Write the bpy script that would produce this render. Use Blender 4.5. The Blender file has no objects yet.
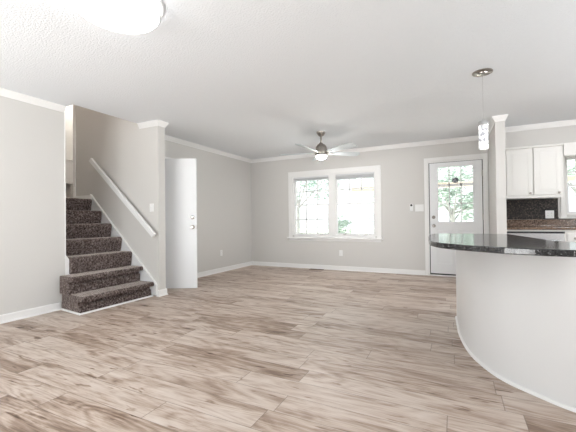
import bpy, bmesh, math, random
from mathutils import Vector, Matrix
PI = math.pi
sc = bpy.context.scene
C = bpy.context.collection

# ------------------------------------------------------------------ camera
F = 335.0; YAW = .461; PITCH = .0109; ROLL = -.0111; CH = 1.041
fw = Vector((-math.sin(YAW)*math.cos(PITCH), math.cos(YAW)*math.cos(PITCH), math.sin(PITCH)))
rt = Vector((math.cos(YAW), math.sin(YAW), 0)); up = rt.cross(fw)
R_ = rt*math.cos(ROLL) + up*math.sin(ROLL); U_ = -rt*math.sin(ROLL) + up*math.cos(ROLL)
cd = bpy.data.cameras.new('camera'); cam = bpy.data.objects.new('camera', cd); C.objects.link(cam)
cam.matrix_world = Matrix(((R_.x, U_.x, -fw.x, 0), (R_.y, U_.y, -fw.y, 0), (R_.z, U_.z, -fw.z, CH), (0, 0, 0, 1)))
cd.sensor_width = 36; cd.lens = 36*F/576; cd.clip_start = .05; cd.clip_end = 200
sc.camera = cam

# ------------------------------------------------------------------ world, lights, exposure
WORLD = 1.35; SUN = 24.0
w = bpy.data.worlds.new('overcast_sky'); sc.world = w; w.use_nodes = True
bg = w.node_tree.nodes['Background']; bg.inputs[0].default_value = (.92, .965, 1, 1); bg.inputs[1].default_value = WORLD
sc.view_settings.view_transform = 'Standard'; sc.view_settings.look = 'None'
sc.view_settings.gamma = 1; sc.view_settings.use_curve_mapping = False
sc.view_settings.exposure = 0.58
def area(name, loc, rot, sx, sy, power, col=(1, 1, 1)):
    l = bpy.data.lights.new(name, 'AREA'); l.shape = 'RECTANGLE'; l.size = sx; l.size_y = sy; l.energy = power; l.color = col
    o = bpy.data.objects.new(name, l); C.objects.link(o); o.location = loc; o.rotation_euler = rot; return o
# added fill lights in the unseen rear and right-hand wall openings
area('rear_fill', (-2.3, -1.75, .9), (math.radians(132), 0, 0), 2.7, 1.8, 48, (.93, .97, 1))
area('side_fill', (3.19, 2.0, 1.5), (math.radians(93), 0, PI/2), 2.4, 1.3, 62, (.95, .98, 1))
sl = bpy.data.lights.new('sun', 'SUN'); sl.energy = SUN; sl.angle = .01; sl.color = (1, .98, .95)
so = bpy.data.objects.new('sun', sl); C.objects.link(so); so.rotation_euler = (math.radians(-4), math.radians(-38), 0)
CEIL_LIGHT = 5.0; FAN_LIGHT = 160.0; PEND_LIGHT = 1.1; KITCHEN_FILL = 30.0; HALL_LIGHT = 36.0; STAIR_FILL = 5.5

# ------------------------------------------------------------------ materials
def mat(name, col, rough=.5, metal=0, spec=.5, emis=None, estr=0, bump=None, coat=0):
    m = bpy.data.materials.new(name); m.use_nodes = True; nt = m.node_tree; b = nt.nodes['Principled BSDF']
    b.inputs['Base Color'].default_value = (*col, 1); b.inputs['Roughness'].default_value = rough
    b.inputs['Metallic'].default_value = metal; b.inputs['Specular IOR Level'].default_value = spec
    b.inputs['Coat Weight'].default_value = coat
    if emis: b.inputs['Emission Color'].default_value = (*emis, 1); b.inputs['Emission Strength'].default_value = estr
    if bump:
        sc_, st, d = bump
        tc = nt.nodes.new('ShaderNodeTexCoord'); n = nt.nodes.new('ShaderNodeTexNoise'); n.inputs['Scale'].default_value = sc_; n.inputs['Detail'].default_value = 3
        bp = nt.nodes.new('ShaderNodeBump'); bp.inputs['Strength'].default_value = st; bp.inputs['Distance'].default_value = d
        nt.links.new(tc.outputs['Object'], n.inputs['Vector']); nt.links.new(n.outputs['Fac'], bp.inputs['Height']); nt.links.new(bp.outputs[0], b.inputs['Normal'])
    return m
def ramp(nt, stops, interp='LINEAR'):
    r = nt.nodes.new('ShaderNodeValToRGB'); r.color_ramp.interpolation = interp
    e = r.color_ramp.elements
    while len(e) < len(stops): e.new(.5)
    for i, (p, c) in enumerate(stops): e[i].position = p; e[i].color = (*c, 1)
    return r
def speckled(name, stops, scale, rough, detail=2, bumpd=0, stretch=(1, 1, 1), coat=0, spec=.5, sheen=0):
    m = mat(name, (.5, .5, .5), rough, spec=spec, coat=coat); nt = m.node_tree; b = nt.nodes['Principled BSDF']
    tc = nt.nodes.new('ShaderNodeTexCoord'); mp = nt.nodes.new('ShaderNodeMapping'); mp.inputs['Scale'].default_value = stretch
    n = nt.nodes.new('ShaderNodeTexNoise'); n.inputs['Scale'].default_value = scale; n.inputs['Detail'].default_value = detail; n.inputs['Roughness'].default_value = .65
    r = ramp(nt, stops); L = nt.links.new
    L(tc.outputs['Object'], mp.inputs[0]); L(mp.outputs[0], n.inputs['Vector']); L(n.outputs['Fac'], r.inputs[0]); L(r.outputs[0], b.inputs['Base Color'])
    if bumpd:
        bp = nt.nodes.new('ShaderNodeBump'); bp.inputs['Strength'].default_value = .8; bp.inputs['Distance'].default_value = bumpd
        L(n.outputs['Fac'], bp.inputs['Height']); L(bp.outputs[0], b.inputs['Normal'])
    if sheen: b.inputs['Sheen Weight'].default_value = sheen; b.inputs['Sheen Roughness'].default_value = .35; b.inputs['Sheen Tint'].default_value = (1, .88, .8, 1)
    return m
M = {}
M['wall'] = mat('greige_wall_paint', (.655, .642, .618), .75, bump=(90, .15, .002))
M['ceiling'] = mat('textured_ceiling_paint', (.85, .875, .90), .9, bump=(75, .55, .010))
M['trim'] = mat('white_trim_paint', (.86, .855, .845), .4)
M['white'] = mat('white_satin_paint', (.85, .85, .85), .35)
M['door'] = mat('white_door_paint', (.86, .87, .88), .4)
M['barwhite'] = mat('glossy_white_bar_paint', (.80, .805, .805), .28, bump=(6, .04, .01))
M['cab'] = mat('cream_cabinet_paint', (.85, .84, .81), .35)
M['nickel'] = mat('brushed_nickel', (.40, .37, .34), .3, 1)
M['ring'] = mat('dull_grey_metal_ring', (.16, .15, .14), .6, .3)
M['chrome'] = mat('chrome', (.75, .75, .75), .15, 1)
M['steel'] = mat('stainless_steel', (.62, .62, .63), .25, 1)
M['black'] = mat('black_plastic', (.015, .015, .016), .4)
M['plastic'] = mat('white_plastic', (.88, .88, .87), .4)
M['blade'] = mat('pale_silver_blade', (.50, .54, .56), .4)
M['blind'] = mat('white_vinyl_blind', (.72, .73, .75), .5)
M['lamp'] = mat('lit_frosted_lamp_glass', (1, 1, 1), .4, emis=(.97, .985, 1), estr=CEIL_LIGHT)
M['fanlamp'] = mat('lit_fan_globe', (1, 1, 1), .4, emis=(1, .98, .95), estr=FAN_LIGHT)
M['hall_lamp'] = mat('lit_hall_globe', (1, 1, 1), .4, emis=(1, .93, .84), estr=HALL_LIGHT)
M['kitchen_fill'] = mat('kitchen_fill_glow', (1, 1, 1), .4, emis=(.98, .98, 1), estr=KITCHEN_FILL)
M['brown_metal'] = mat('brown_register_metal', (.12, .085, .06), .5, .6)
M['soil'] = mat('lawn_soil', (.20, .30, .12), .95, bump=(30, .5, .03))
M['concrete'] = mat('pale_patio_concrete', (.74, .73, .72), .9, bump=(40, .3, .01))
M['beam'] = mat('tan_porch_timber', (.42, .36, .28), .7, bump=(25, .3, .004))
M['bark'] = mat('tree_bark', (.36, .35, .34), .9, bump=(30, .7, .02))
M['subfloor'] = mat('closet_interior', (.45, .43, .41), .8)
M['carpet'] = speckled('brown_grey_carpet', [(.34, (.030, .020, .018)), (.46, (.085, .062, .056)), (.54, (.155, .122, .113)), (.68, (.33, .275, .255))], 48, .95, 5, .010, spec=.1, sheen=.7)
M['granite'] = speckled('speckled_black_laminate', [(.46, (.010, .010, .011)), (.56, (.030, .030, .031)), (.61, (.12, .12, .125)), (.70, (.42, .42, .42))], 150, .13, 3, spec=.6)
M['brown_laminate'] = speckled('mottled_brown_laminate', [(.36, (.030, .018, .013)), (.48, (.12, .075, .052)), (.58, (.29, .19, .135)), (.70, (.50, .38, .29))], 80, .2, 3)
M['backsplash'] = speckled('mottled_backsplash', [(.36, (.008, .007, .007)), (.52, (.030, .025, .023)), (.62, (.10, .075, .062)), (.74, (.28, .21, .17))], 60, .45, 4, spec=.25)

def leaf_mat(name, a, b_):
    m = speckled(name, [(.35, a), (.65, b_)], 3, .6); nt = m.node_tree; b = nt.nodes['Principled BSDF']
    t = nt.nodes.new('ShaderNodeBsdfTranslucent'); mx = nt.nodes.new('ShaderNodeMixShader'); mx.inputs[0].default_value = .45
    t.inputs[0].default_value = (*b_, 1); out = nt.nodes['Material Output']
    nt.links.new(b.outputs[0], mx.inputs[1]); nt.links.new(t.outputs[0], mx.inputs[2]); nt.links.new(mx.outputs[0], out.inputs[0]); return m
M['leaf'] = leaf_mat('pale_green_leaves', (.20, .27, .235), (.42, .50, .46))
M['leaf2'] = leaf_mat('mid_green_leaves', (.22, .27, .24), (.46, .53, .48))
M['grass'] = leaf_mat('lawn_grass', (.40, .45, .36), (.55, .60, .50))

def glass_mat():
    m = bpy.data.materials.new('window_glass'); m.use_nodes = True; nt = m.node_tree; nt.nodes.clear()
    o = nt.nodes.new('ShaderNodeOutputMaterial'); mx = nt.nodes.new('ShaderNodeMixShader'); fr = nt.nodes.new('ShaderNodeFresnel'); fr.inputs[0].default_value = 1.45
    t = nt.nodes.new('ShaderNodeBsdfTransparent'); g = nt.nodes.new('ShaderNodeBsdfGlossy'); g.inputs['Roughness'].default_value = .02
    t.inputs[0].default_value = (.95, .97, .965, 1)
    L = nt.links.new; L(fr.outputs[0], mx.inputs[0]); L(t.outputs[0], mx.inputs[1]); L(g.outputs[0], mx.inputs[2]); L(mx.outputs[0], o.inputs[0]); return m
M['glass'] = glass_mat()

def bubble_mat():   # clear seeded glass lit from within
    m = mat('seeded_lit_glass', (.18, .18, .18), .15); nt = m.node_tree; b = nt.nodes['Principled BSDF']; L = nt.links.new
    tc = nt.nodes.new('ShaderNodeTexCoord'); v = nt.nodes.new('ShaderNodeTexNoise'); v.inputs['Scale'].default_value = 38; v.inputs['Detail'].default_value = 2
    r = ramp(nt, [(.45, (.22, .23, .25)), (.50, (1, .99, .97))]); L(tc.outputs['Object'], v.inputs['Vector']); L(v.outputs['Fac'], r.inputs[0])
    L(r.outputs[0], b.inputs['Emission Color']); b.inputs['Emission Strength'].default_value = PEND_LIGHT; return m
M['bubble'] = bubble_mat()

def floor_mat():
    m = mat('grey_brown_plank_floor', (.5, .4, .3), .42, spec=.32); nt = m.node_tree; b = nt.nodes['Principled BSDF']; L = nt.links.new
    def N(t, **k):
        n = nt.nodes.new(t)
        for a, v in k.items(): setattr(n, a, v)
        return n
    def mth(op, a, b2=None, c=None):
        n = N('ShaderNodeMath', operation=op)
        for i, v in enumerate((a, b2, c)):
            if v is None: continue
            if isinstance(v, (int, float)): n.inputs[i].default_value = v
            else: L(v, n.inputs[i])
        return n.outputs[0]
    tc = N('ShaderNodeTexCoord'); sp = N('ShaderNodeSeparateXYZ'); L(tc.outputs['Object'], sp.inputs[0])
    X, Y = sp.outputs[0], sp.outputs[1]
    v = mth('DIVIDE', Y, .178); row = mth('FLOOR', v)
    wn = N('ShaderNodeTexWhiteNoise', noise_dimensions='1D'); L(row, wn.inputs['W'])
    u = mth('ADD', mth('DIVIDE', X, 1.22), mth('MULTIPLY', wn.outputs[0], 7.3)); pl = mth('FLOOR', u)
    cb = N('ShaderNodeCombineXYZ'); L(row, cb.inputs[0]); L(pl, cb.inputs[1])
    wid = N('ShaderNodeTexWhiteNoise', noise_dimensions='3D'); L(cb.outputs[0], wid.inputs['Vector'])
    pid = wid.outputs['Value']
    fv = mth('FRACT', v); fu = mth('FRACT', u)
    ev = mth('MINIMUM', fv, mth('SUBTRACT', 1, fv)); eu = mth('MINIMUM', fu, mth('SUBTRACT', 1, fu))
    seam = mth('MAXIMUM', mth('LESS_THAN', ev, .010), mth('LESS_THAN', eu, .0018))
    off = mth('MULTIPLY', pid, 37.0)
    def noise(sx, sy, scale, det, dist=0, rough=.5):
        c = N('ShaderNodeCombineXYZ'); L(mth('ADD', mth('MULTIPLY', X, sx), off), c.inputs[0]); L(mth('ADD', mth('MULTIPLY', Y, sy), off), c.inputs[1]); L(off, c.inputs[2])
        n = N('ShaderNodeTexNoise'); n.inputs['Scale'].default_value = scale; n.inputs['Detail'].default_value = det; n.inputs['Distortion'].default_value = dist; n.inputs['Roughness'].default_value = rough
        L(c.outputs[0], n.inputs['Vector']); return n.outputs['Fac']
    blotch = noise(1.5, 6.5, 1.35, 5, .9, .6)
    knot = noise(4.2, 21.0, 1.0, 3, .5, .5)
    fine = noise(3.0, 60.0, 2.0, 3, .2, .6)
    ring = noise(.9, 5.0, 1.0, 1, .3)
    rings = mth('FRACT', mth('MULTIPLY', ring, 13.0))
    rings = mth('ABSOLUTE', mth('SUBTRACT', rings, .5))
    val = mth('ADD', mth('ADD', mth('MULTIPLY', blotch, .68), .185), mth('MULTIPLY', mth('SUBTRACT', fine, .5), .34))
    val = mth('ADD', val, mth('MULTIPLY', mth('SUBTRACT', rings, .25), .20))
    val = mth('ADD', val, mth('MULTIPLY', mth('SUBTRACT', pid, .5), .17))
    kn = N('ShaderNodeMapRange'); kn.inputs[1].default_value = .64; kn.inputs[2].default_value = .72; L(knot, kn.inputs[0])
    val = mth('SUBTRACT', val, mth('MULTIPLY', kn.outputs[0], .22))
    r = ramp(nt, [(.20, (.10, .062, .042)), (.33, (.215, .145, .105)), (.43, (.345, .255, .198)), (.52, (.475, .378, .312)), (.62, (.575, .487, .422)), (.80, (.65, .58, .52))])
    L(val, r.inputs[0])
    mx = N('ShaderNodeMix', data_type='RGBA'); mx.inputs[7].default_value = (.16, .12, .095, 1)
    L(mth('MULTIPLY', seam, .65), mx.inputs[0]); L(r.outputs[0], mx.inputs[6]); L(mx.outputs[2], b.inputs['Base Color'])
    bp = N('ShaderNodeBump'); bp.inputs['Strength'].default_value = .35; bp.inputs['Distance'].default_value = .002
    L(mth('SUBTRACT', fine, mth('MULTIPLY', seam, 1.5)), bp.inputs['Height']); L(bp.outputs[0], b.inputs['Normal'])
    L(mth('ADD', .30, mth('MULTIPLY', fine, .25)), b.inputs['Roughness'])
    return m
M['floor'] = floor_mat()

# ------------------------------------------------------------------ mesh helpers
class MB:
    def __init__(s): s.bm = bmesh.new()
    def box(s, x0, y0, z0, x1, y1, z1, mtx=None):
        vs = [Vector((x, y, z)) for x in (min(x0, x1), max(x0, x1)) for y in (min(y0, y1), max(y0, y1)) for z in (min(z0, z1), max(z0, z1))]
        if mtx: vs = [mtx @ v for v in vs]
        v = [s.bm.verts.new(p) for p in vs]
        for f in ((0, 1, 3, 2), (4, 6, 7, 5), (0, 4, 5, 1), (2, 3, 7, 6), (0, 2, 6, 4), (1, 5, 7, 3)): s.bm.faces.new([v[i] for i in f])
        return s
    def prism(s, pts, axis, a, b):   # polygon pts in the plane perpendicular to axis, from a to b
        def P(p, t): return {'x': Vector((t, p[0], p[1])), 'y': Vector((p[0], t, p[1])), 'z': Vector((p[0], p[1], t))}[axis]
        A = [s.bm.verts.new(P(p, a)) for p in pts]; B = [s.bm.verts.new(P(p, b)) for p in pts]; n = len(pts)
        s.bm.faces.new(A); s.bm.faces.new(B[::-1])
        for i in range(n): s.bm.faces.new((A[i], A[(i+1) % n], B[(i+1) % n], B[i]))
        return s
    def lathe(s, prof, cx, cy, cz, n=32, mtx=None):   # prof (radius, z)
        rings = []
        for r, z in prof:
            if r < 1e-6: rings.append([s.bm.verts.new(Vector((0, 0, z)))])
            else: rings.append([s.bm.verts.new(Vector((r*math.cos(2*PI*k/n), r*math.sin(2*PI*k/n), z))) for k in range(n)])
        T = Matrix.Translation((cx, cy, cz)) @ (mtx or Matrix())
        for rg in rings:
            for v in rg: v.co = T @ v.co
        for a, b in zip(rings, rings[1:]):
            for k in range(n):
                q = [a[k % len(a)], a[(k+1) % len(a)], b[(k+1) % len(b)], b[k % len(b)]]; q = list(dict.fromkeys(q))
                if len(q) > 2: s.bm.faces.new(q)
        for rg in (rings[0], rings[-1]):
            if len(rg) > 1: s.bm.faces.new(rg)
        return s
    def tube(s, a, b, r, n=12, r2=None):
        a = Vector(a); b = Vector(b); d = b-a; q = d.to_track_quat('Z', 'Y').to_matrix().to_4x4()
        return s.lathe([(r, 0), (r if r2 is None else r2, d.length)], *a, n=n, mtx=q)
    def sweep(s, path, prof):   # prof (out, z); the room is on the left of the path
        P = [Vector(p) for p in path]; nrm = []
        for i in range(len(P)):
            ns = []
            if i > 0: d = (P[i]-P[i-1]).normalized(); ns.append(Vector((-d.y, d.x)))
            if i < len(P)-1: d = (P[i+1]-P[i]).normalized(); ns.append(Vector((-d.y, d.x)))
            m = sum(ns, Vector((0, 0))); m = m/m.length; m = m/max(.2, m.dot(ns[0])); nrm.append(m)
        R = [[s.bm.verts.new(Vector((p.x+n.x*o, p.y+n.y*o, z))) for o, z in prof] for p, n in zip(P, nrm)]
        k = len(prof)
        for a, b in zip(R, R[1:]):
            for j in range(k): s.bm.faces.new((a[j], a[(j+1) % k], b[(j+1) % k], b[j]))
        s.bm.faces.new(R[0]); s.bm.faces.new(R[-1][::-1]); return s
    def obj(s, name, m, parent=None, bevel=0, smooth=False, seg=2):
        bmesh.ops.recalc_face_normals(s.bm, faces=s.bm.faces)
        me = bpy.data.meshes.new(name); s.bm.to_mesh(me); s.bm.free(); me.materials.append(M[m] if isinstance(m, str) else m)
        o = bpy.data.objects.new(name, me); C.objects.link(o)
        if parent: o.parent = parent; o.matrix_parent_inverse = Matrix.Translation(-parent.location) if parent.type == 'EMPTY' and not any(parent.rotation_euler) else parent.matrix_basis.inverted()
        if smooth:
            for p in me.polygons: p.use_smooth = True
            md = o.modifiers.new('split', 'EDGE_SPLIT'); md.split_angle = math.radians(40)
        if bevel:
            b = o.modifiers.new('bevel', 'BEVEL'); b.width = bevel; b.segments = seg; b.limit_method = 'ANGLE'; b.angle_limit = math.radians(40)
            if not smooth: pass
        return o
def struct(o): o['kind'] = 'structure'; return o
def tag(o, label, cat, group=None, kind=None):
    o['label'] = label; o['category'] = cat
    if group: o['group'] = group
    if kind: o['kind'] = kind
    return o
def thing(name, loc, label, cat, group=None):
    o = bpy.data.objects.new(name, None); C.objects.link(o); o.location = loc; o.empty_display_size = .1
    return tag(o, label, cat, group)
def copy_tree(o, parent=None):
    c = o.copy(); C.objects.link(c); c.parent = parent
    for ch in list(o.children): copy_tree(ch, c)
    return c
def spline(pts, n=8):
    out = []; P = [Vector(p) for p in pts]; P = [2*P[0]-P[1]] + P + [2*P[-1]-P[-2]]
    for i in range(1, len(P)-2):
        for k in range(n):
            t = k/n; a, b, c, d = P[i-1:i+3]
            out.append(.5*((2*b)+(-a+c)*t+(2*a-5*b+4*c-d)*t*t+(-a+3*b-3*c+d)*t**3))
    out.append(P[-2]); return [(v.x, v.y) for v in out]

# ------------------------------------------------------------------ setting
XL, YB, H, XR, YR = -4.22, 6.59, 2.44, 3.2, -1.6
struct(MB().box(XL-.12, YR-.1, -.12, XR+.1, YB+.12, 0).obj('floor', 'floor'))
c = MB()
c.box(-4.04, YR-.1, H, XR+.1, YB+.12, H+.18).box(XL-.12, YR-.1, H, -4.04, 2.43, H+.18).box(XL-.12, 3.40, H, -4.04, YB+.12, H+.18)
struct(c.obj('ceiling', 'ceiling'))
struct(MB().box(XL-.12, YR-.1, 0, XL, 2.43, H).obj('wall_left_near', 'wall'))
c = MB().box(XL-.12, 3.48, 0, XL, 3.63, H).box(XL-.12, 3.63, 2.02, XL, 4.42, H).box(XL-.12, 4.42, 0, XL, YB+.12, H)
struct(c.obj('wall_left_far', 'wall'))
# back wall with window (-3.18..-1.33, .70..2.0), door (-.42..-.45) and kitchen window
def wall_x(name, xs, y0, y1, holes, x0, x1, z1=H):
    b = MB(); cur = x0
    for (a, bb, za, zb) in sorted(holes):
        b.box(cur, y0, 0, a, y1, z1)
        if za > 0: b.box(a, y0, 0, bb, y1, za)
        b.box(a, y0, zb, bb, y1, z1); cur = bb
    b.box(cur, y0, 0, x1, y1, z1); return struct(b.obj(name, 'wall'))
wall_x('wall_back', 0, YB, YB+.12, [(-3.17, -1.34, .70, 1.99), (-.42, .455, 0, 2.06), (1.55, 2.55, 1.07, 1.98)], XL, XR+.1)
struct(MB().box(.525, 5.44, 0, .64, YB, H).obj('wall_partition', 'wall'))
# stair wall with the handrail, going on up past the ceiling opening
c = MB().box(-5.54, 3.36, 0, -4.04, 3.48, 3.84).box(-4.04, 3.36, 0, -3.67, 3.48, H)
struct(c.obj('wall_stair', 'wall'))
struct(MB().box(-7.1, 2.31, 0, XL-.12, 2.43, 3.84).box(XL-.12, 2.31, H+.18, -3.92, 2.43, 3.84).obj('wall_stair_near', 'wall'))
struct(MB().box(-4.04, 2.43, H+.18, -3.92, 3.48, 3.84).obj('wall_upper_right', 'wall'))
struct(MB().box(-7.2, 2.31, 1.3, -7.1, 5.6, 3.84).obj('wall_hall_far', 'wall'))
struct(MB().box(-7.1, 5.5, 1.3, -5.42, 5.6, 3.84).obj('wall_hall_end', 'wall'))
struct(MB().box(-5.54, 3.48, 1.3, -5.42, 5.5, 3.84).obj('wall_hall_right', 'wall'))
struct(MB().box(-7.2, 2.31, 3.84, -3.92, 5.6, 3.94).obj('ceiling_upper', 'ceiling'))
struct(MB().box(-7.1, 2.43, 1.28, -5.125, 5.5, 1.395).obj('floor_upper', 'carpet'))
c = MB().box(-5.1, 3.48, 0, -5.0, 4.7, 1.27).box(-5.0, 4.6, 0, XL-.12, 4.7, 2.3).box(-5.0, 3.48, 2.2, XL-.12, 4.6, 2.3).box(-5.1, 3.48, 1.27, -5.0, 4.7, 2.3).box(-5.1, 3.48, -.1, XL-.12, 4.7, 0)
struct(c.obj('wall_closet', 'subfloor'))
struct(MB().box(XR, YR-.1, 0, XR+.1, .8, H).box(XR, .8, 0, XR+.1, 3.2, .85).box(XR, .8, 2.15, XR+.1, 3.2, H).box(XR, 3.2, 0, XR+.1, YB, H).obj('wall_right', 'wall'))  # opening added to house the side fill light
wall_x('wall_rear', 0, YR-.1, YR, [(-3.7, -.9, .0, 2.1)], XL, XR)  # rear opening added to let more light in

# crown moulding, baseboards, casings
CR = [(0, H), (.038, H), (.038, H-.012), (.031, H-.022), (.020, H-.045), (.011, H-.060), (.009, H-.073), (0, H-.073)]
def crown(name, path): return struct(MB().sweep(path, CR).obj(name, 'trim'))
crown('trim_1', [(XL, 2.425), (XL, YR), (XR, YR)])
crown('trim_2', [(XR, 6.2), (.64, 6.2), (.64, 5.44), (.525, 5.44), (.525, YB), (XL, YB), (XL, 3.48), (-3.67, 3.48), (-3.67, 3.36), (-4.035, 3.36)])
BB = [(0, 0), (.024, 0), (.022, .010), (.013, .018), (.013, .078), (.008, .088), (0, .088)]
def base(name, path): return struct(MB().sweep(path, BB).obj(name, 'trim'))
base('baseboard_left', [(XL, 2.37), (XL, YR)])
base('baseboard_back', [(-.49, YB), (XL, YB), (XL, 4.49)])
base('baseboard_stair', [(-4.13, 3.48), (-3.67, 3.48), (-3.67, 3.36), (-3.70, 3.36)])
base('baseboard_partition', [(.64, 5.44), (.525, 5.44), (.525, 6.56)])
QR = [(0, 0), (.014, 0), (.012, .010), (.006, .016), (0, .018)]
struct(MB().sweep([(-3.765, 3.335), (-3.765, 2.328), (XL+.013, 2.378)], QR).obj('trim_3', 'trim'))
# soffit above the wall cabinets
struct(MB().box(.64, 6.2, 2.115, XR, YB, H).obj('wall_soffit', 'wall'))
# edge trim on the end of the near wall and skirt stub at the stair
struct(MB().box(XL-.02, 2.425, .60, XL+.004, 2.437, 2.36).obj('trim_4', 'trim'))
struct(MB().prism([(2.43, .40), (2.475, .40), (2.475, .585), (2.44, .64), (2.43, .64)], 'x', XL-.14, XL+.003).obj('trim_5', 'trim'))
# stair hall: corner trim, far closet opening
struct(MB().box(-5.58, 3.345, 1.4, -5.535, 3.495, 3.84).obj('trim_6', 'trim'))
c = MB().box(-7.1, 4.0, 1.4, -7.06, 4.045, 1.83).box(-7.1, 4.19, 1.4, -7.06, 4.27, 1.83).box(-7.1, 3.7, 1.82, -6.98, 4.6, 2.29).box(-7.1, 3.68, 2.29, -6.95, 4.62, 2.31)
struct(c.obj('trim_7', 'trim'))
# thresholds of the landing
struct(MB().box(-5.54, 3.335, 1.395, -5.10, 3.36, 1.462).obj('baseboard_landing', 'trim'))

# closet door casing and open leaf
c = MB()
c.box(XL-.12, 3.615, 0, XL+.016, 3.64, 2.03).box(XL, 3.57, 0, XL+.016, 3.615, 2.09).box(XL-.12, 4.41, 0, XL+.016, 4.43, 2.03).box(XL, 4.43, 0, XL+.016, 4.49, 2.09).box(XL-.12, 3.615, 2.015, XL+.016, 4.43, 2.035).box(XL, 3.57, 2.035, XL+.016, 4.49, 2.09)
struct(c.obj('trim_8', 'trim'))
ang = math.atan2(.336, .647)
T = Matrix.Translation((XL+.02, 3.64, 0)) @ Matrix.Rotation(ang, 4, 'Z')
d2 = struct(MB().box(0, -.0175, .012, .742, .0175, 1.995, T).obj('door_2', 'door', bevel=.002))
def knob(name, T, x, z, parent, m='nickel', r=.028, side=-1, depth=.055):
    q = Matrix.Rotation(PI/2 if side < 0 else -PI/2, 4, 'X')
    k = MB().lathe([(r*1.15, 0), (r*1.15, .006), (r*.9, .010), (.011, .012), (.011, depth*.5), (r*.8, depth*.6), (r, depth*.8), (r*.75, depth*.97), (0, depth)], 0, 0, 0, 20)
    k.bm.transform(T @ Matrix.Translation((x, side*.0175, z)) @ q); return k.obj(name, m, parent, smooth=True)
knob('door_knob', T, .685, .945, d2); knob('door_knob', T, .685, .945, d2, side=1)
knob('deadbolt', T, .685, 1.095, d2, r=.024, depth=.02, m='chrome'); 
MB().box(.741, -.011, .915, .7435, .011, .975, T).obj('latch_plate', 'nickel', d2)
for z in (.25, 1.75): MB().tube(T @ Vector((-.006, .012, z-.045)), T @ Vector((-.006, .012, z+.045)), .007).obj('hinge', 'nickel', d2)

# front door
DX0, DX1 = -.396, .432; y0 = YB+.005; yf = y0-.0
c = MB(); gx0, gx1, gz0, gz1 = -.262, .30, .965, 1.95
c.box(DX0, YB+.004, .046, gx0, YB+.048, 2.03).box(gx1, YB+.004, .046, DX1, YB+.048, 2.03).box(gx0, YB+.004, .046, gx1, YB+.048, gz0).box(gx0, YB+.004, gz1, gx1, YB+.048, 2.03)
d1 = struct(c.obj('door_1', 'door'))
c = MB()
for a in ((gx0-.035, gz0-.035, gx1+.035, gz0+.008), (gx0-.035, gz1-.008, gx1+.035, gz1+.035), (gx0-.035, gz0, gx0+.008, gz1), (gx1-.008, gz0, gx1+.035, gz1)):
    c.box(a[0], YB-.010, a[1], a[2], YB+.006, a[3])
c.obj('glazing_frame', 'door', d1, bevel=.004)
c = MB()
for k in (1, 2):
    x = gx0+(gx1-gx0)*k/3; c.box(x-.009, YB+.006, gz0, x+.009, YB+.02, gz1)
    z = gz0+(gz1-gz0)*k/3; t = .022 if k == 2 else .009; c.box(gx0, YB+.006, z-t, gx1, YB+.02, z+t)
c.obj('muntin_grid', 'door', d1)
MB().box(gx0, YB+.022, gz0, gx1, YB+.028, gz1).obj('glass_pane', 'glass', d1)
for a, b2 in ((-.30, -.02), (.06, .34)):
    c = MB()
    for q in ((a, .20, b2, .225), (a, .815, b2, .84), (a, .20, a+.025, .84), (b2-.025, .20, b2, .84)): c.box(q[0], YB-.003, q[1], q[2], YB+.006, q[3])
    c.box(a+.06, YB-.002, .26, b2-.06, YB+.006, .78); c.obj('raised_panel', 'door', d1, bevel=.003)
TD = Matrix.Translation((DX0, YB+.0215, 0))
knob('door_knob', TD, .06, .90, d1); knob('deadbolt', TD, .06, 1.055, d1, r=.026, depth=.03)
for z in (.28, 1.05, 1.80): MB().tube((DX1+.004, YB-.006, z-.05), (DX1+.004, YB-.006, z+.05), .009).obj('hinge', 'nickel', d1)
# round decal on the glass, grey ring with a small emblem
c = MB().lathe([(0, 0), (.052, 0), (.052, .002), (0, .002)], 0, 0, 0, 32); c.bm.transform(Matrix.Translation((.022, YB+.004, 1.705)) @ Matrix.Rotation(PI/2, 4, 'X'))
dec = c.obj('decal', speckled('grey_decal', [(.40, (.10, .11, .13)), (.6, (.50, .52, .55))], 28, .5), d1)
# casing, jamb, stop, threshold
c = MB(); w_ = .07
c.box(DX0-.02-w_, YB-.018, 0, DX0-.02, YB, 2.06+w_).box(DX1+.02, YB-.018, 0, DX1+.085, YB, 2.06+w_).box(DX0-.02, YB-.018, 2.06, DX1+.02, YB, 2.06+w_)
c.obj('door_casing', 'trim', d1, bevel=.003)
c = MB().box(DX0-.024, YB-.010, 0, DX0-.0125, YB+.12, 2.055).box(DX1+.0125, YB-.010, 0, DX1+.023, YB+.12, 2.055).box(DX0-.024, YB-.010, 2.037, DX1+.023, YB+.12, 2.058)
c.obj('door_jamb', 'trim', d1)
MB().box(DX0-.007, YB-.012, .0, DX1+.007, YB+.12, .022).obj('threshold', 'trim', d1)
c = MB().box(DX0-.0125, YB+.008, .022, DX0+.0005, YB+.06, 2.036).box(DX1-.0005, YB+.008, .022, DX1+.0125, YB+.06, 2.036).box(DX0, YB+.006, .0222, DX1, YB+.05, .0455).box(DX0, YB+.008, 2.0295, DX1, YB+.05, 2.0375)
c.obj('weatherstrip', 'black', d1)

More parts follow.
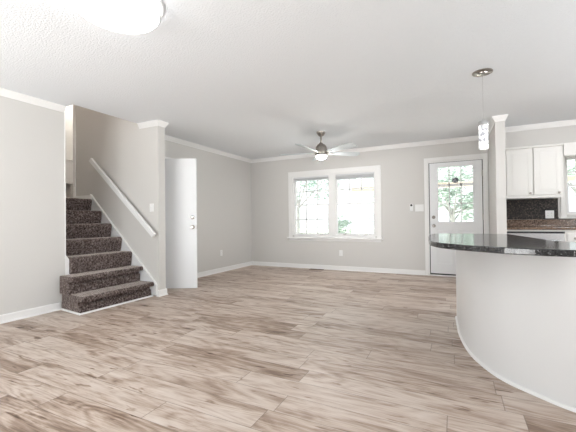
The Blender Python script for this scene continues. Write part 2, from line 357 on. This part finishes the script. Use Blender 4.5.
# living room window: two double-hung units
WZ0, WZ1 = .70, 1.99
c = MB()
c.box(-3.25, YB-.02, .655, -3.165, YB, 2.075).box(-1.345, YB-.02, .655, -1.26, YB, 2.075).box(-3.165, YB-.02, 1.985, -1.345, YB, 2.075)   # casing
c.box(-3.17, YB-.005, .70, -3.125, YB+.11, 1.99).box(-1.385, YB-.005, .70, -1.34, YB+.11, 1.99).box(-3.125, YB-.005, 1.955, -1.385, YB+.11, 1.99).box(-3.125, YB-.005, .70, -1.385, YB+.11, .72)
c.box(-2.325, YB-.012, .70, -2.175, YB+.11, 1.975)
w1 = struct(c.obj('window_1', 'trim', bevel=.003))
MB().box(-3.28, YB-.055, .635, -1.23, YB+.01, .66).obj('window_sill', 'trim', w1, bevel=.006)
MB().box(-3.24, YB-.018, .585, -1.27, YB, .635).obj('apron', 'trim', w1, bevel=.003)
MB().box(-3.125, YB-.001, .66, -1.385, YB+.01, .70).obj('stool_riser', 'trim', w1)
def sash(x0, x1, z0, z1, y, cols, rows, parent, name='sash', fr=.032):
    c = MB().box(x0, y, z0, x0+fr, y+.03, z1).box(x1-fr, y, z0, x1, y+.03, z1).box(x0+fr, y, z0, x1-fr, y+.03, z0+fr).box(x0+fr, y, z1-fr, x1-fr, y+.03, z1)
    t = .012
    for k in range(1, cols): xx = x0+fr+(x1-x0-2*fr)*k/cols; c.box(xx-t, y+.006, z0+fr, xx+t, y+.026, z1-fr)
    for k in range(1, rows): zz = z0+fr+(z1-z0-2*fr)*k/rows; c.box(x0+fr, y+.006, zz-t, x1-fr, y+.026, zz+t)
    s = c.obj(name, 'white', parent); MB().box(x0+fr, y+.013, z0+fr, x1-fr, y+.018, z1-fr).obj('pane', 'glass', s); return s
for (a, b2, left) in ((-3.125, -2.325, 1), (-2.175, -1.385, 0)):
    sash(a, b2, 1.335, 1.955, YB+.06, 3, 2, w1, 'upper_sash', .028)
    s = sash(a, b2, .72, 1.365, YB+.022, 3 if left else 1, 2 if left else 1, w1, 'lower_sash', .028)
    for q in (.22, .78):
        x = a+(b2-a)*q; MB().box(x-.03, YB+.008, .728, x+.03, YB+.022, .742).obj('sash_lift', 'nickel', s, bevel=.003)
    MB().box((a+b2)/2-.025, YB+.006, 1.35, (a+b2)/2+.025, YB+.022, 1.366).obj('sash_lock', 'white', s)
def blind(x0, x1, zt, zb, y, label):
    t = thing('window_blind', ((x0+x1)/2, y, zb), label, 'blind', 'raised blinds at the top of the living room window')
    MB().box(x0, y-.022, zt-.03, x1, y+.018, zt).obj('headrail', 'blind', t, bevel=.003)
    c = MB(); z = zt-.032
    while z > zb+.014: c.box(x0+.006, y-.017, z-.0035, x1-.006, y+.013, z); z -= .0065
    c.obj('slat_stack', 'blind', t); MB().box(x0+.004, y-.019, zb, x1-.004, y+.015, zb+.012).obj('bottom_rail', 'blind', t, bevel=.002)
blind(-3.12, -2.33, 1.953, 1.868, YB+.015, 'raised white slat blind in the left half of the living room window')
blind(-2.17, -1.39, 1.953, 1.845, YB+.015, 'raised white slat blind in the right half of the living room window, hanging slightly lower')

# kitchen window
c = MB().box(1.49, YB-.018, 1.03, 1.56, YB, 2.05).box(2.55, YB-.018, 1.03, 2.62, YB, 2.05).box(1.56, YB-.018, 1.98, 2.55, YB, 2.05)
c.box(1.55, YB-.004, 1.07, 1.57, YB+.11, 1.98).box(2.53, YB-.004, 1.07, 2.55, YB+.11, 1.98).box(1.57, YB-.004, 1.96, 2.53, YB+.11, 1.98).box(1.57, YB-.004, 1.07, 2.53, YB+.11, 1.09)
w2 = struct(c.obj('window_2', 'cab', bevel=.003))
MB().box(1.46, YB-.05, 1.01, 2.65, YB, 1.035).obj('window_sill', 'cab', w2, bevel=.004)
sash(1.57, 2.53, 1.51, 1.96, YB+.06, 8, 2, w2, 'upper_sash', .028)
sash(1.57, 2.53, 1.09, 1.54, YB+.022, 1, 1, w2, 'lower_sash', .03)

# plain frames for the unseen rear and side openings added for fill light
def frame(name, p0, p1, axis, z0, z1, n):
    c = MB(); a, b2 = p0, p1
    for k in range(n+1):
        t = a+(b2-a)*k/n
        if axis == 'x': c.box(max(a, t-.03), YR-.08, z0, min(b2, t+.03), YR-.03, z1)
        else: c.box(XR+.03, max(a, t-.03), z0, XR+.08, min(b2, t+.03), z1)
    for z in (z0, z1-.06):
        if axis == 'x': c.box(a, YR-.08, z, b2, YR-.03, z+.06)
        else: c.box(XR+.03, a, z, XR+.08, b2, z+.06)
    return struct(c.obj(name, 'trim'))
frame('added_opening_rear', -3.7, -.9, 'x', 0, 2.1, 2); frame('added_opening_side', .8, 3.2, 'y', .85, 2.15, 2)

# ------------------------------------------------------------------ staircase
st = thing('staircase', (-4.0, 2.85, 0), 'brown-grey carpeted staircase of seven steps climbing to the left behind the handrail wall', 'stairs')
XN = [-3.735, -3.945, -4.165, -4.385, -4.608, -4.838, -5.078]; ZN = [.198, .405, .612, .815, 1.015, 1.21, 1.40]
for i in range(7):
    xn, zt = XN[i], ZN[i]; zb = 0 if i < 2 else ZN[i-1]-.004
    if i == 0: zb = 0.012
    xb = (XN[i+1]-.035) if i < 6 else -5.13
    if i == 0: xb = -4.215
    if i < 2:
        r = .026; ov = .065
        pts = [(xn-(ov if i else .05), zb), (xn-ov, zt-.110), (xn-ov-.022, zt-.100), (xn-ov-.022, zt-.066), (xn-.004, zt-.055)]
        pts += [(xn-r+r*math.cos(a), zt-r+r*math.sin(a)) for a in [k*PI/2/6 for k in range(7)]]
        pts += [(xb, zt), (xb, zb)]
        if i == 1: pts[0] = (xn-ov, ZN[0]-.004); pts[-1] = (xb, ZN[0]-.004)
        ya = 2.385 if i == 0 else 2.352
    else:
        r = .032
        pts = [(xn-.024, zb), (xn-.004, zt-.075)] + [(xn-r+r*math.cos(a), zt-r+r*math.sin(a)) for a in [k*PI/2/6 for k in range(7)]] + [(xb, zt), (xb, zb)]
        ya = 2.478 if i == 2 else 2.442
    ye = 3.335
    b = MB().prism(pts, 'y', ya, ye)
    if i < 2:   # rounded carpet wrap on the open side
        pass
    bmesh.ops.subdivide_edges(b.bm, edges=[e for e in b.bm.edges if abs((e.verts[0].co-e.verts[1].co).y) > .5], cuts=24)
    for v in b.bm.verts:   # gentle unevenness of the pile
        h = math.sin(v.co.y*23+i*2.1)*.0022+math.sin(v.co.y*61+i)*.0012
        if i == 0 and v.co.y < 2.40: v.co.y -= .055*(v.co.x+4.215)/.48
        if zb+.02 < v.co.z: v.co.z += h*.6; v.co.x += h
    b.obj('step', 'carpet', st, bevel=.008 if i < 2 else .016, seg=3)
# white skirt board with its cap
def sk(x): return .175 + (-3.715-x)*.914
pts = [(-3.70, .02), (-3.70, .155), (-3.73, sk(-3.73)), (-5.12, sk(-5.12)), (-5.12, 1.30), (-4.9, .95), (-4.3, .35), (-3.95, .02)]
MB().prism(pts, 'y', 3.338, 3.359).obj('skirt_board', 'white', st)
cap = [(-3.694, .02), (-3.694, .160), (-3.726, sk(-3.726)+.012), (-5.125, sk(-5.125)+.012), (-5.125, sk(-5.125)-.010), (-3.735, sk(-3.735)-.010), (-3.712, .15), (-3.712, .02)]
MB().prism(cap, 'y', 3.328, 3.3595).obj('skirt_cap', 'trim', st)

# handrail
hr = thing('handrail', (-4.36, 3.29, 1.42), 'white sloping wooden handrail fixed to the stair wall', 'handrail')
A = Vector((-5.035, 3.285, 2.005)); B = Vector((-3.675, 3.285, .840)); dd = (B-A); L_ = dd.length
q = Matrix.Translation(A) @ Matrix.Rotation(-math.atan2(dd.z, dd.x), 4, 'Y')
MB().box(0, -.02, -.033, L_, .02, .033, q).obj('rail', 'white', hr, bevel=.006)
for t in (.12, .52, .93):
    p = A+dd*t; MB().tube((p.x, 3.357, p.z-.075), (p.x, 3.30, p.z-.060), .008).tube((p.x, 3.30, p.z-.062), (p.x, 3.288, p.z-.030), .008).box(p.x-.02, 3.352, p.z-.10, p.x+.02, 3.3595, p.z-.05).obj('bracket', 'nickel', hr)

# ------------------------------------------------------------------ plates on the walls
def plate(kind, name, pos, axis, wd, ht, label, cat, slots, group=None):
    # axis 'y-': faces -Y, 'x+': faces +X
    t = thing(name, pos, label, cat, group)
    T = Matrix.Translation(pos) @ (Matrix() if axis == 'y-' else Matrix.Rotation(PI/2, 4, 'Z'))
    t.matrix_world = Matrix.Translation(pos)
    MB().box(-wd/2, -.006, -ht/2, wd/2, -.0005, ht/2, T).obj('cover_plate', 'plastic', t, bevel=.002)
    if kind == 'switch':
        for k in range(slots):
            x = (k-(slots-1)/2)*.046; MB().box(x-.005, -.015, -.006, x+.005, -.006, .014, T).obj('toggle', 'plastic', t, bevel=.001)
    else:
        for k in range(slots):
            x = (k-(slots-1)/2)*.046
            for z in (-.02, .02):
                r_ = MB().box(x-.014, -.0085, z-.014, x+.014, -.006, z+.014, T).obj('receptacle', 'plastic', t, bevel=.002)
                MB().box(x-.006, -.0092, z-.005, x-.004, -.0085, z+.005, T).box(x+.004, -.0092, z-.005, x+.006, -.0085, z+.005, T).obj('slot', 'black', r_)
    return t
plate('switch', 'light_switch', (-3.80, 3.36, 1.23), 'y-', .075, .115, 'white single light switch on the stair wall beside the handrail', 'light switch', 1)
plate('switch', 'light_switch', (-.573, YB, 1.23), 'y-', .150, .130, 'wide white switch plate on the wall just left of the front door', 'light switch', 3)
plate('outlet', 'wall_outlet', (-2.078, YB, .35), 'y-', .072, .115, 'white wall outlet low under the living room window', 'outlet', 1)
plate('outlet', 'wall_outlet', (XL, 5.451, .385), 'x+', .072, .115, 'white wall outlet low on the left wall near the far corner', 'outlet', 1)
plate('outlet', 'wall_outlet', (1.347, YB-.014, 1.078), 'y-', .112, .125, 'off-white double outlet on the dark kitchen backsplash', 'outlet', 2)
th = thing('thermostat', (-.71, YB, 1.24), 'slim white wall sensor with a black round eye, left of the wide switch plate', 'thermostat')
MB().box(-.74, YB-.022, 1.175, -.68, YB-.001, 1.31).obj('body', 'plastic', th, bevel=.008)
c = MB().lathe([(0, 0), (.020, 0), (.018, .006), (0, .008)], 0, 0, 0, 20); c.bm.transform(Matrix.Translation((-.712, YB-.022, 1.283)) @ Matrix.Rotation(PI/2, 4, 'X')); c.obj('lens', 'black', th, smooth=True)
fv = thing('floor_vent', (-2.58, 6.50, 0), 'small dark brown floor register at the foot of the back wall', 'vent')
MB().box(-2.73, 6.445, .0, -2.43, 6.545, .006).obj('frame', 'brown_metal', fv)
c = MB()
for k in range(14): c.box(-2.715+k*.02, 6.46, .006, -2.705+k*.02, 6.53, .009)
c.obj('louver', 'brown_metal', fv)

# ------------------------------------------------------------------ ceiling light, top left
LX, LY = -1.875, 1.40
cl = thing('ceiling_light', (LX, LY, H), 'large round white flush ceiling light, lit, in the near left of the room', 'ceiling light')
MB().lathe([(0, H-.0005), (.272, H-.0005), (.272, H-.022), (.262, H-.030), (0, H-.030)], LX, LY, 0, 64).obj('ceiling_pan', 'white', cl, smooth=True)
MB().lathe([(.248, H-.030), (.248, H-.078), (.238, H-.090), (.18, H-.098), (0, H-.102), (0, H-.031)], LX, LY, 0, 64).obj('diffuser', 'lamp', cl, smooth=True)
c = MB(); R0, R1 = .2485, .2535
c.lathe([(R0, H-.078), (R1, H-.078), (R1, H-.072), (R0, H-.072), (R0, H-.078)], LX, LY, 0, 64).obj('trim_ring', 'ring', cl, smooth=True)

# ------------------------------------------------------------------ ceiling fan
FX, FY = -1.897, 5.04
fan = thing('ceiling_fan', (FX, FY, H), 'five-blade ceiling fan with brushed nickel motor and lit globe', 'ceiling fan')
MB().lathe([(0, H-.0005), (.072, H-.0005), (.070, H-.02), (.040, H-.062), (.022, H-.072), (0, H-.072)], FX, FY, 0, 32).obj('canopy', 'nickel', fan, smooth=True)
MB().tube((FX, FY, H-.21), (FX, FY, H-.06), .013, 16).obj('downrod', 'nickel', fan)
MB().lathe([(0, 2.268), (.026, 2.268), (.034, 2.250), (.066, 2.232), (.086, 2.200), (.098, 2.150), (.104, 2.105), (.100, 2.085), (.085, 2.078), (0, 2.078)], FX, FY, 0, 40).obj('motor_housing', 'nickel', fan, smooth=True)
MB().lathe([(0, 2.078), (.092, 2.078), (.096, 2.060), (.084, 2.054), (0, 2.054)], FX, FY, 0, 40).obj('light_ring', 'nickel', fan, smooth=True)
MB().lathe([(0, 2.055), (.078, 2.055), (.078, 2.040), (.066, 2.018), (.040, 2.004), (0, 2.000)], FX, FY, 0, 32).obj('globe', 'fanlamp', fan, smooth=True)
for k in range(5):
    a = math.radians(92+72*k)+YAW
    T = Matrix.Translation((FX, FY, 2.100)) @ Matrix.Rotation(a, 4, 'Z') @ Matrix.Rotation(math.radians(-1.5), 4, 'Y')
    TB = T @ Matrix.Rotation(math.radians(-13), 4, 'X')
    out = [(.15, -.035), (.30, -.062), (.52, -.078), (.64, -.080), (.685, -.066), (.70, -.02), (.695, .045), (.67, .070), (.52, .072), (.30, .055), (.15, .035)]
    b = MB(); b.prism(out, 'z', -.004, .004); b.bm.transform(TB); b.obj('blade', 'blade', fan, bevel=.002)
    b = MB(); b.box(.085, -.016, -.006, .20, .016, .0).prism([(.16, -.032), (.24, -.022), (.24, .022), (.16, .032)], 'z', -.006, -.001); b.bm.transform(T)
    b.obj('blade_arm', 'nickel', fan)

# ------------------------------------------------------------------ pendant
PX, PY = .262, 3.713
pn = thing('pendant_lamp', (PX, PY, H), 'small cylinder pendant lamp of seeded glass hanging over the bar', 'pendant lamp')
MB().lathe([(0, H-.0005), (.088, H-.0005), (.088, H-.010), (.070, H-.016), (.066, H-.012), (.050, H-.012), (.046, H-.022), (.018, H-.026), (0, H-.026)], PX, PY, 0, 40).obj('canopy', 'nickel', pn, smooth=True)
MB().tube((PX, PY, 1.965), (PX, PY, H-.02), .0022, 8).obj('cord', 'chrome', pn)
MB().lathe([(0, 1.985), (.012, 1.985), (.014, 1.968), (.040, 1.964), (.043, 1.960), (.043, 1.922), (0, 1.922)], PX, PY, 0, 32).obj('cap', 'chrome', pn, smooth=True)
MB().lathe([(0, 1.921), (.040, 1.921), (.041, 1.705), (.035, 1.697), (0, 1.697)], PX, PY, 0, 32).obj('glass_shade', 'bubble', pn, smooth=True)

# ------------------------------------------------------------------ bar
base_pts = spline([(.005, 3.92), (.018, 3.60), (.035, 3.32), (.088, 2.96), (.165, 2.72), (.27, 2.53), (.42, 2.39), (.57, 2.285), (.85, 2.17), (1.25, 2.10), (2.6, 2.08)], 8)
bar = thing('kitchen_peninsula', (.3, 3.0, 0), 'white curved half-height bar wall under the dark speckled counter', 'kitchen island')
inner = [(2.6, 2.72), (.62, 2.72), (.56, 2.8), (.44, 3.92)]
MB().prism(base_pts + inner, 'z', 0.0, .838).obj('curved_wall', 'barwhite', bar, smooth=True)
rev = base_pts[::-1]
MB().sweep(rev, QR).obj('floor_trim', 'trim', bar, smooth=True)
top_pts = spline([(-.10, 3.945), (-.19, 3.86), (-.222, 3.62), (-.214, 3.30), (-.190, 2.95), (-.172, 2.73), (-.145, 2.60), (-.085, 2.46), (.03, 2.335), (.13, 2.262), (.245, 2.185), (.40, 2.135), (.56, 2.115), (1.0, 2.06), (2.6, 2.0)], 6)
topoly = top_pts + [(2.6, 2.80), (.67, 2.80), (.61, 2.93), (.47, 3.945)]
ct = tag(MB().prism(topoly, 'z', .8385, .875).obj('bar_countertop', 'granite', bevel=.005, smooth=False), 'glossy black speckled bar countertop with rounded end on the white curved wall', 'countertop')

# ------------------------------------------------------------------ kitchen
def door_panel(name, x0, x1, z0, z1, y, parent, kx=None, kz=None, m='cab'):
    b = MB().box(x0, y, z0, x1, y+.018, z1); d = b.obj(name, m, parent, bevel=.002)
    c = MB(); f = .055
    for q in ((x0, z0, x1, z0+f), (x0, z1-f, x1, z1), (x0, z0+f, x0+f, z1-f), (x1-f, z0+f, x1, z1-f)): c.box(q[0]+.001, y-.006, q[1]+.001, q[2]-.001, y+.001, q[3]-.001)
    c.box(x0+f+.022, y-.005, z0+f+.022, x1-f-.022, y+.001, z1-f-.022)
    c.obj('raised_panel', m, d, bevel=.002)
    if kx is not None:
        k = MB().lathe([(.008, 0), (.007, .008), (.015, .014), (.017, .020), (.012, .027), (0, .029)], 0, 0, 0, 20); k.bm.transform(Matrix.Translation((kx, y-.006, kz)) @ Matrix.Rotation(PI/2, 4, 'X')); k.obj('knob', 'nickel', d, smooth=True)
    return d
wc = thing('wall_cabinet', (1.04, 6.2, 1.345), 'cream two-door wall cabinet left of the kitchen window, above the dark backsplash', 'cabinet')
MB().box(.645, 6.205, 1.345, 1.445, YB-.001, 2.095).box(.645, 6.203, 1.33, 1.445, 6.215, 1.372).obj('body', 'cab', wc)
MB().box(.645, 6.165, 2.085, 1.445, 6.205, 2.118).obj('top_moulding', 'cab', wc, bevel=.008)
door_panel('door', .735, 1.068, 1.375, 2.08, 6.185, wc, 1.035, 1.40); door_panel('door', 1.085, 1.415, 1.375, 2.08, 6.185, wc, 1.385, 1.40)
struct(MB().box(1.446, 6.175, 1.93, 2.7, 6.2, 2.114).box(1.446, 6.165, 2.085, 2.7, 6.175, 2.114).obj('trim_9', 'cab'))
struct(MB().box(2.7, 6.2, 1.345, XR, YB, 2.114).obj('trim_10', 'cab'))
# backsplash, counter
tag(MB().box(.641, YB-.014, 1.003, 1.455, YB-.0005, 1.329).obj('backsplash', 'backsplash'), 'dark mottled backsplash panel between counter and wall cabinet', 'backsplash')
kc = tag(MB().prism([(5.94, .855), (5.94, .888), (6.555, .888), (6.565, .895), (6.568, 1.0), (YB-.001, 1.0), (YB-.001, .855)], 'x', .641, XR-.001).obj('kitchen_countertop', 'brown_laminate', bevel=.006), 'brown mottled kitchen countertop with raised back lip below the window', 'countertop')
kcab = thing('base_cabinet', (1.38, 5.97, 0), 'cream base cabinet with drawer at the right of the dishwasher', 'cabinet')
MB().box(1.392, 5.985, .10, 2.3, YB-.02, .854).box(1.42, 6.04, 0, 2.3, YB-.02, .10).obj('body', 'cab', kcab)
dr = MB().box(1.42, 5.965, .66, 1.83, 5.984, .80).obj('drawer', 'cab', kcab, bevel=.003)
k = MB().lathe([(.008, 0), (.007, .008), (.015, .014), (.017, .020), (0, .029)], 0, 0, 0, 20); k.bm.transform(Matrix.Translation((1.50, 5.964, .735)) @ Matrix.Rotation(PI/2, 4, 'X')); k.obj('knob', 'nickel', dr, smooth=True)
door_panel('door', 1.42, 1.83, .12, .64, 5.965, kcab, 1.46, .6); door_panel('door', 1.85, 2.26, .12, .80, 5.965, kcab, 2.22, .6)
ef = tag(MB().box(.641, 5.97, 0, .698, YB-.02, .854).obj('cabinet_filler', 'cab'), 'narrow cream filler panel between partition wall and dishwasher', 'cabinet panel')
dw = thing('dishwasher', (1.04, 5.97, 0), 'stainless steel dishwasher under the brown kitchen countertop', 'dishwasher')
MB().box(.70, 5.985, .02, 1.388, YB-.03, .815).obj('body', 'black', dw)
MB().box(.70, 5.955, .10, 1.388, 5.986, .805).obj('door', 'steel', dw, bevel=.003)
MB().box(.70, 5.948, .806, 1.388, 5.986, .828).obj('control_strip', 'black', dw)
MB().box(.70, 5.975, .829, 1.388, 6.0, .854).obj('top_rail', 'cab', dw)
MB().tube((.76, 5.925, .70), (1.33, 5.925, .70), .010).tube((.79, 5.925, .70), (.79, 5.957, .70), .007).tube((1.30, 5.925, .70), (1.30, 5.957, .70), .007).obj('handle', 'steel', dw)
# fill light on the kitchen ceiling, added outside the frame for brightness
for (x, y, lab) in ((1.95, 4.3, 'added round fill light over the kitchen, out of view'),):
    t = thing('ceiling_light', (x, y, H), lab, 'ceiling light')
    MB().lathe([(0, H-.0005), (.21, H-.0005), (.21, H-.03), (0, H-.03)], x, y, 0, 40).obj('ceiling_pan', 'white', t, smooth=True)
    MB().lathe([(.19, H-.03), (.19, H-.07), (.15, H-.09), (0, H-.10), (0, H-.031)], x, y, 0, 40).obj('diffuser', 'kitchen_fill', t, smooth=True)
# upstairs hall light
hx, hy, hz = -6.55, 3.84, 3.84
t = thing('hall_light', (hx, hy, hz), 'small round lit ceiling light seen at the top of the stairs', 'ceiling light')
MB().lathe([(0, hz-.001), (.15, hz-.001), (.15, hz-.03), (0, hz-.03)], hx, hy, 0, 32).obj('ceiling_pan', 'white', t, smooth=True)
MB().lathe([(.14, hz-.03), (.17, hz-.10), (.14, hz-.18), (.07, hz-.22), (0, hz-.23), (0, hz-.031)], hx, hy, 0, 32).obj('globe', 'hall_lamp', t, smooth=True)

M['stair_fill'] = mat('stairwell_fill_glow', (1, 1, 1), .4, emis=(1, .82, .72), estr=STAIR_FILL)
hx, hy = -4.9, 2.85  # unseen lamp added to brighten the stair wall
t = thing('stairwell_fill_light', (hx, hy, hz), 'added round fill light high above the stairwell, hidden from the living room', 'ceiling light')
MB().lathe([(0, hz-.001), (.15, hz-.001), (.15, hz-.03), (0, hz-.03)], hx, hy, 0, 32).obj('ceiling_pan', 'white', t, smooth=True)
MB().lathe([(.14, hz-.03), (.17, hz-.10), (.14, hz-.18), (.07, hz-.22), (0, hz-.23), (0, hz-.031)], hx, hy, 0, 32).obj('globe', 'stair_fill', t, smooth=True)

# ------------------------------------------------------------------ outdoors
struct(MB().box(-30, YB+.13, -.35, 30, 45, -.25).obj('ground', 'concrete'))
struct(MB().box(-30, 10.6, -.249, 30, 45, -.20).obj('ground_lawn', 'grass'))
struct(MB().box(-16, YR-16, -.30, 14, YR-.11, -.05).obj('ground_rear', 'concrete'))
pb = thing('porch_beam', (.8, 9.06, 1.79), 'tan timber porch beam outside the windows', 'beam')
MB().box(-2.52, 9.0, 1.785, 4.5, 9.12, 1.905).obj('beam', 'beam', pb, bevel=.004)
for x in (-2.46, 4.4): MB().box(x-.05, 9.01, -.25, x+.05, 9.11, 1.785).obj('post', 'trim', pb, bevel=.004)
rnd = random.Random(4)
def leaf_cloud(blobs, n, size):
    b = bmesh.new()
    for _ in range(n):
        cx, cy, cz, r, rz = rnd.choice(blobs)
        while 1:
            p = Vector((rnd.uniform(-1, 1), rnd.uniform(-1, 1), rnd.uniform(-1, 1)))
            if .35 < p.length < 1: break
        p = Vector((cx+p.x*r, cy+p.y*r, cz+p.z*rz)); s = size*rnd.uniform(.6, 1.3)
        q = Matrix.Translation(p) @ Matrix.Rotation(rnd.uniform(0, 6.28), 4, 'Z') @ Matrix.Rotation(rnd.uniform(-1.2, 1.2), 4, 'X')
        v = [b.verts.new(q @ Vector(c)) for c in ((-s, 0, 0), (0, -s*.45, s*.1), (s, 0, 0), (0, s*.45, s*.1))]
        b.faces.new(v)
    m = MB(); m.bm.free(); m.bm = b; return m
def tree(name, x, y, h, r, label, m, n=2600, group=None):
    t = thing(name, (x, y, -.2), label, 'tree', group)
    b = MB().tube((x, y, -.22), (x+.05, y, h*.45), .10, 10, .07)
    blobs = []
    for k in range(7):
        a = k*2.4+rnd.random(); rr = r*rnd.uniform(.35, .75); z = h*rnd.uniform(.42, .95)
        q = (x+math.cos(a)*rr, y+math.sin(a)*rr, z); b.tube((x+.04, y, h*rnd.uniform(.28, .42)), q, .035, 6, .012)
        blobs.append((*q, r*.48, r*.42))
    b.obj('trunk', 'bark', t)
    blobs.append((x, y, h*.8, r*.5, r*.5))
    cl_ = leaf_cloud(blobs, n, .085).obj('foliage', m, t); cl_['kind'] = 'stuff'
rnd.seed(3)
tree('tree', -5.2, 11.2, 3.9, 1.7, 'leafy pale green tree outside the left half of the living room window', 'leaf', 3200)
tree('tree', -2.5, 15.0, 3.2, 1.5, 'small leafy tree outside the right half of the living room window', 'leaf', 2200)
tree('tree', -.1, 12.2, 3.0, 1.4, 'leafy tree seen through the front door glass', 'leaf2', 3000)
tree('tree', 3.4, 11.8, 3.2, 1.4, 'leafy tree outside the kitchen window', 'leaf2', 3000)
def shrub(x, y, r, h, label, m='leaf2', n=1200, wide=1):
    t = thing('shrub', (x, y, -.2), label, 'shrub', 'shrubs outside the living room window')
    MB().tube((x, y, -.22), (x, y, h*.6), .03, 8).obj('stem', 'bark', t)
    blobs = [(x+rnd.uniform(-r, r)*.6*wide, y+rnd.uniform(-r, r)*.4, h*rnd.uniform(.35, .8)-.1, r*.5, h*.35) for _ in range(5)]
    leaf_cloud(blobs, n, .06).obj('foliage', m, t)['kind'] = 'stuff'
shrub(-4.9, 8.9, .55, 1.25, 'rounded shrub low outside the left window half')
shrub(-3.95, 12.2, .8, 1.5, 'spreading shrub beyond the centre mullion of the living room window')
shrub(-2.2, 11.6, .7, 1.5, 'feathery shrub outside the right window half')
shrub(1.7, 10.9, .6, 1.3, 'shrub low outside the front door glass')
hd = thing('hedge', (-2.6, 9.9, -.25), 'low clipped hedge row across the yard outside the living room window', 'hedge')
b = leaf_cloud([(-5.5+k*.28, 9.9, .42, .2, .22) for k in range(26)], 5000, .035); b.obj('foliage', 'leaf2', hd)['kind'] = 'stuff'
for k in range(13): MB().tube((-5.4+k*.56, 9.9, -.25), (-5.4+k*.56, 9.9, .5), .015, 6).obj('stem', 'bark', hd)
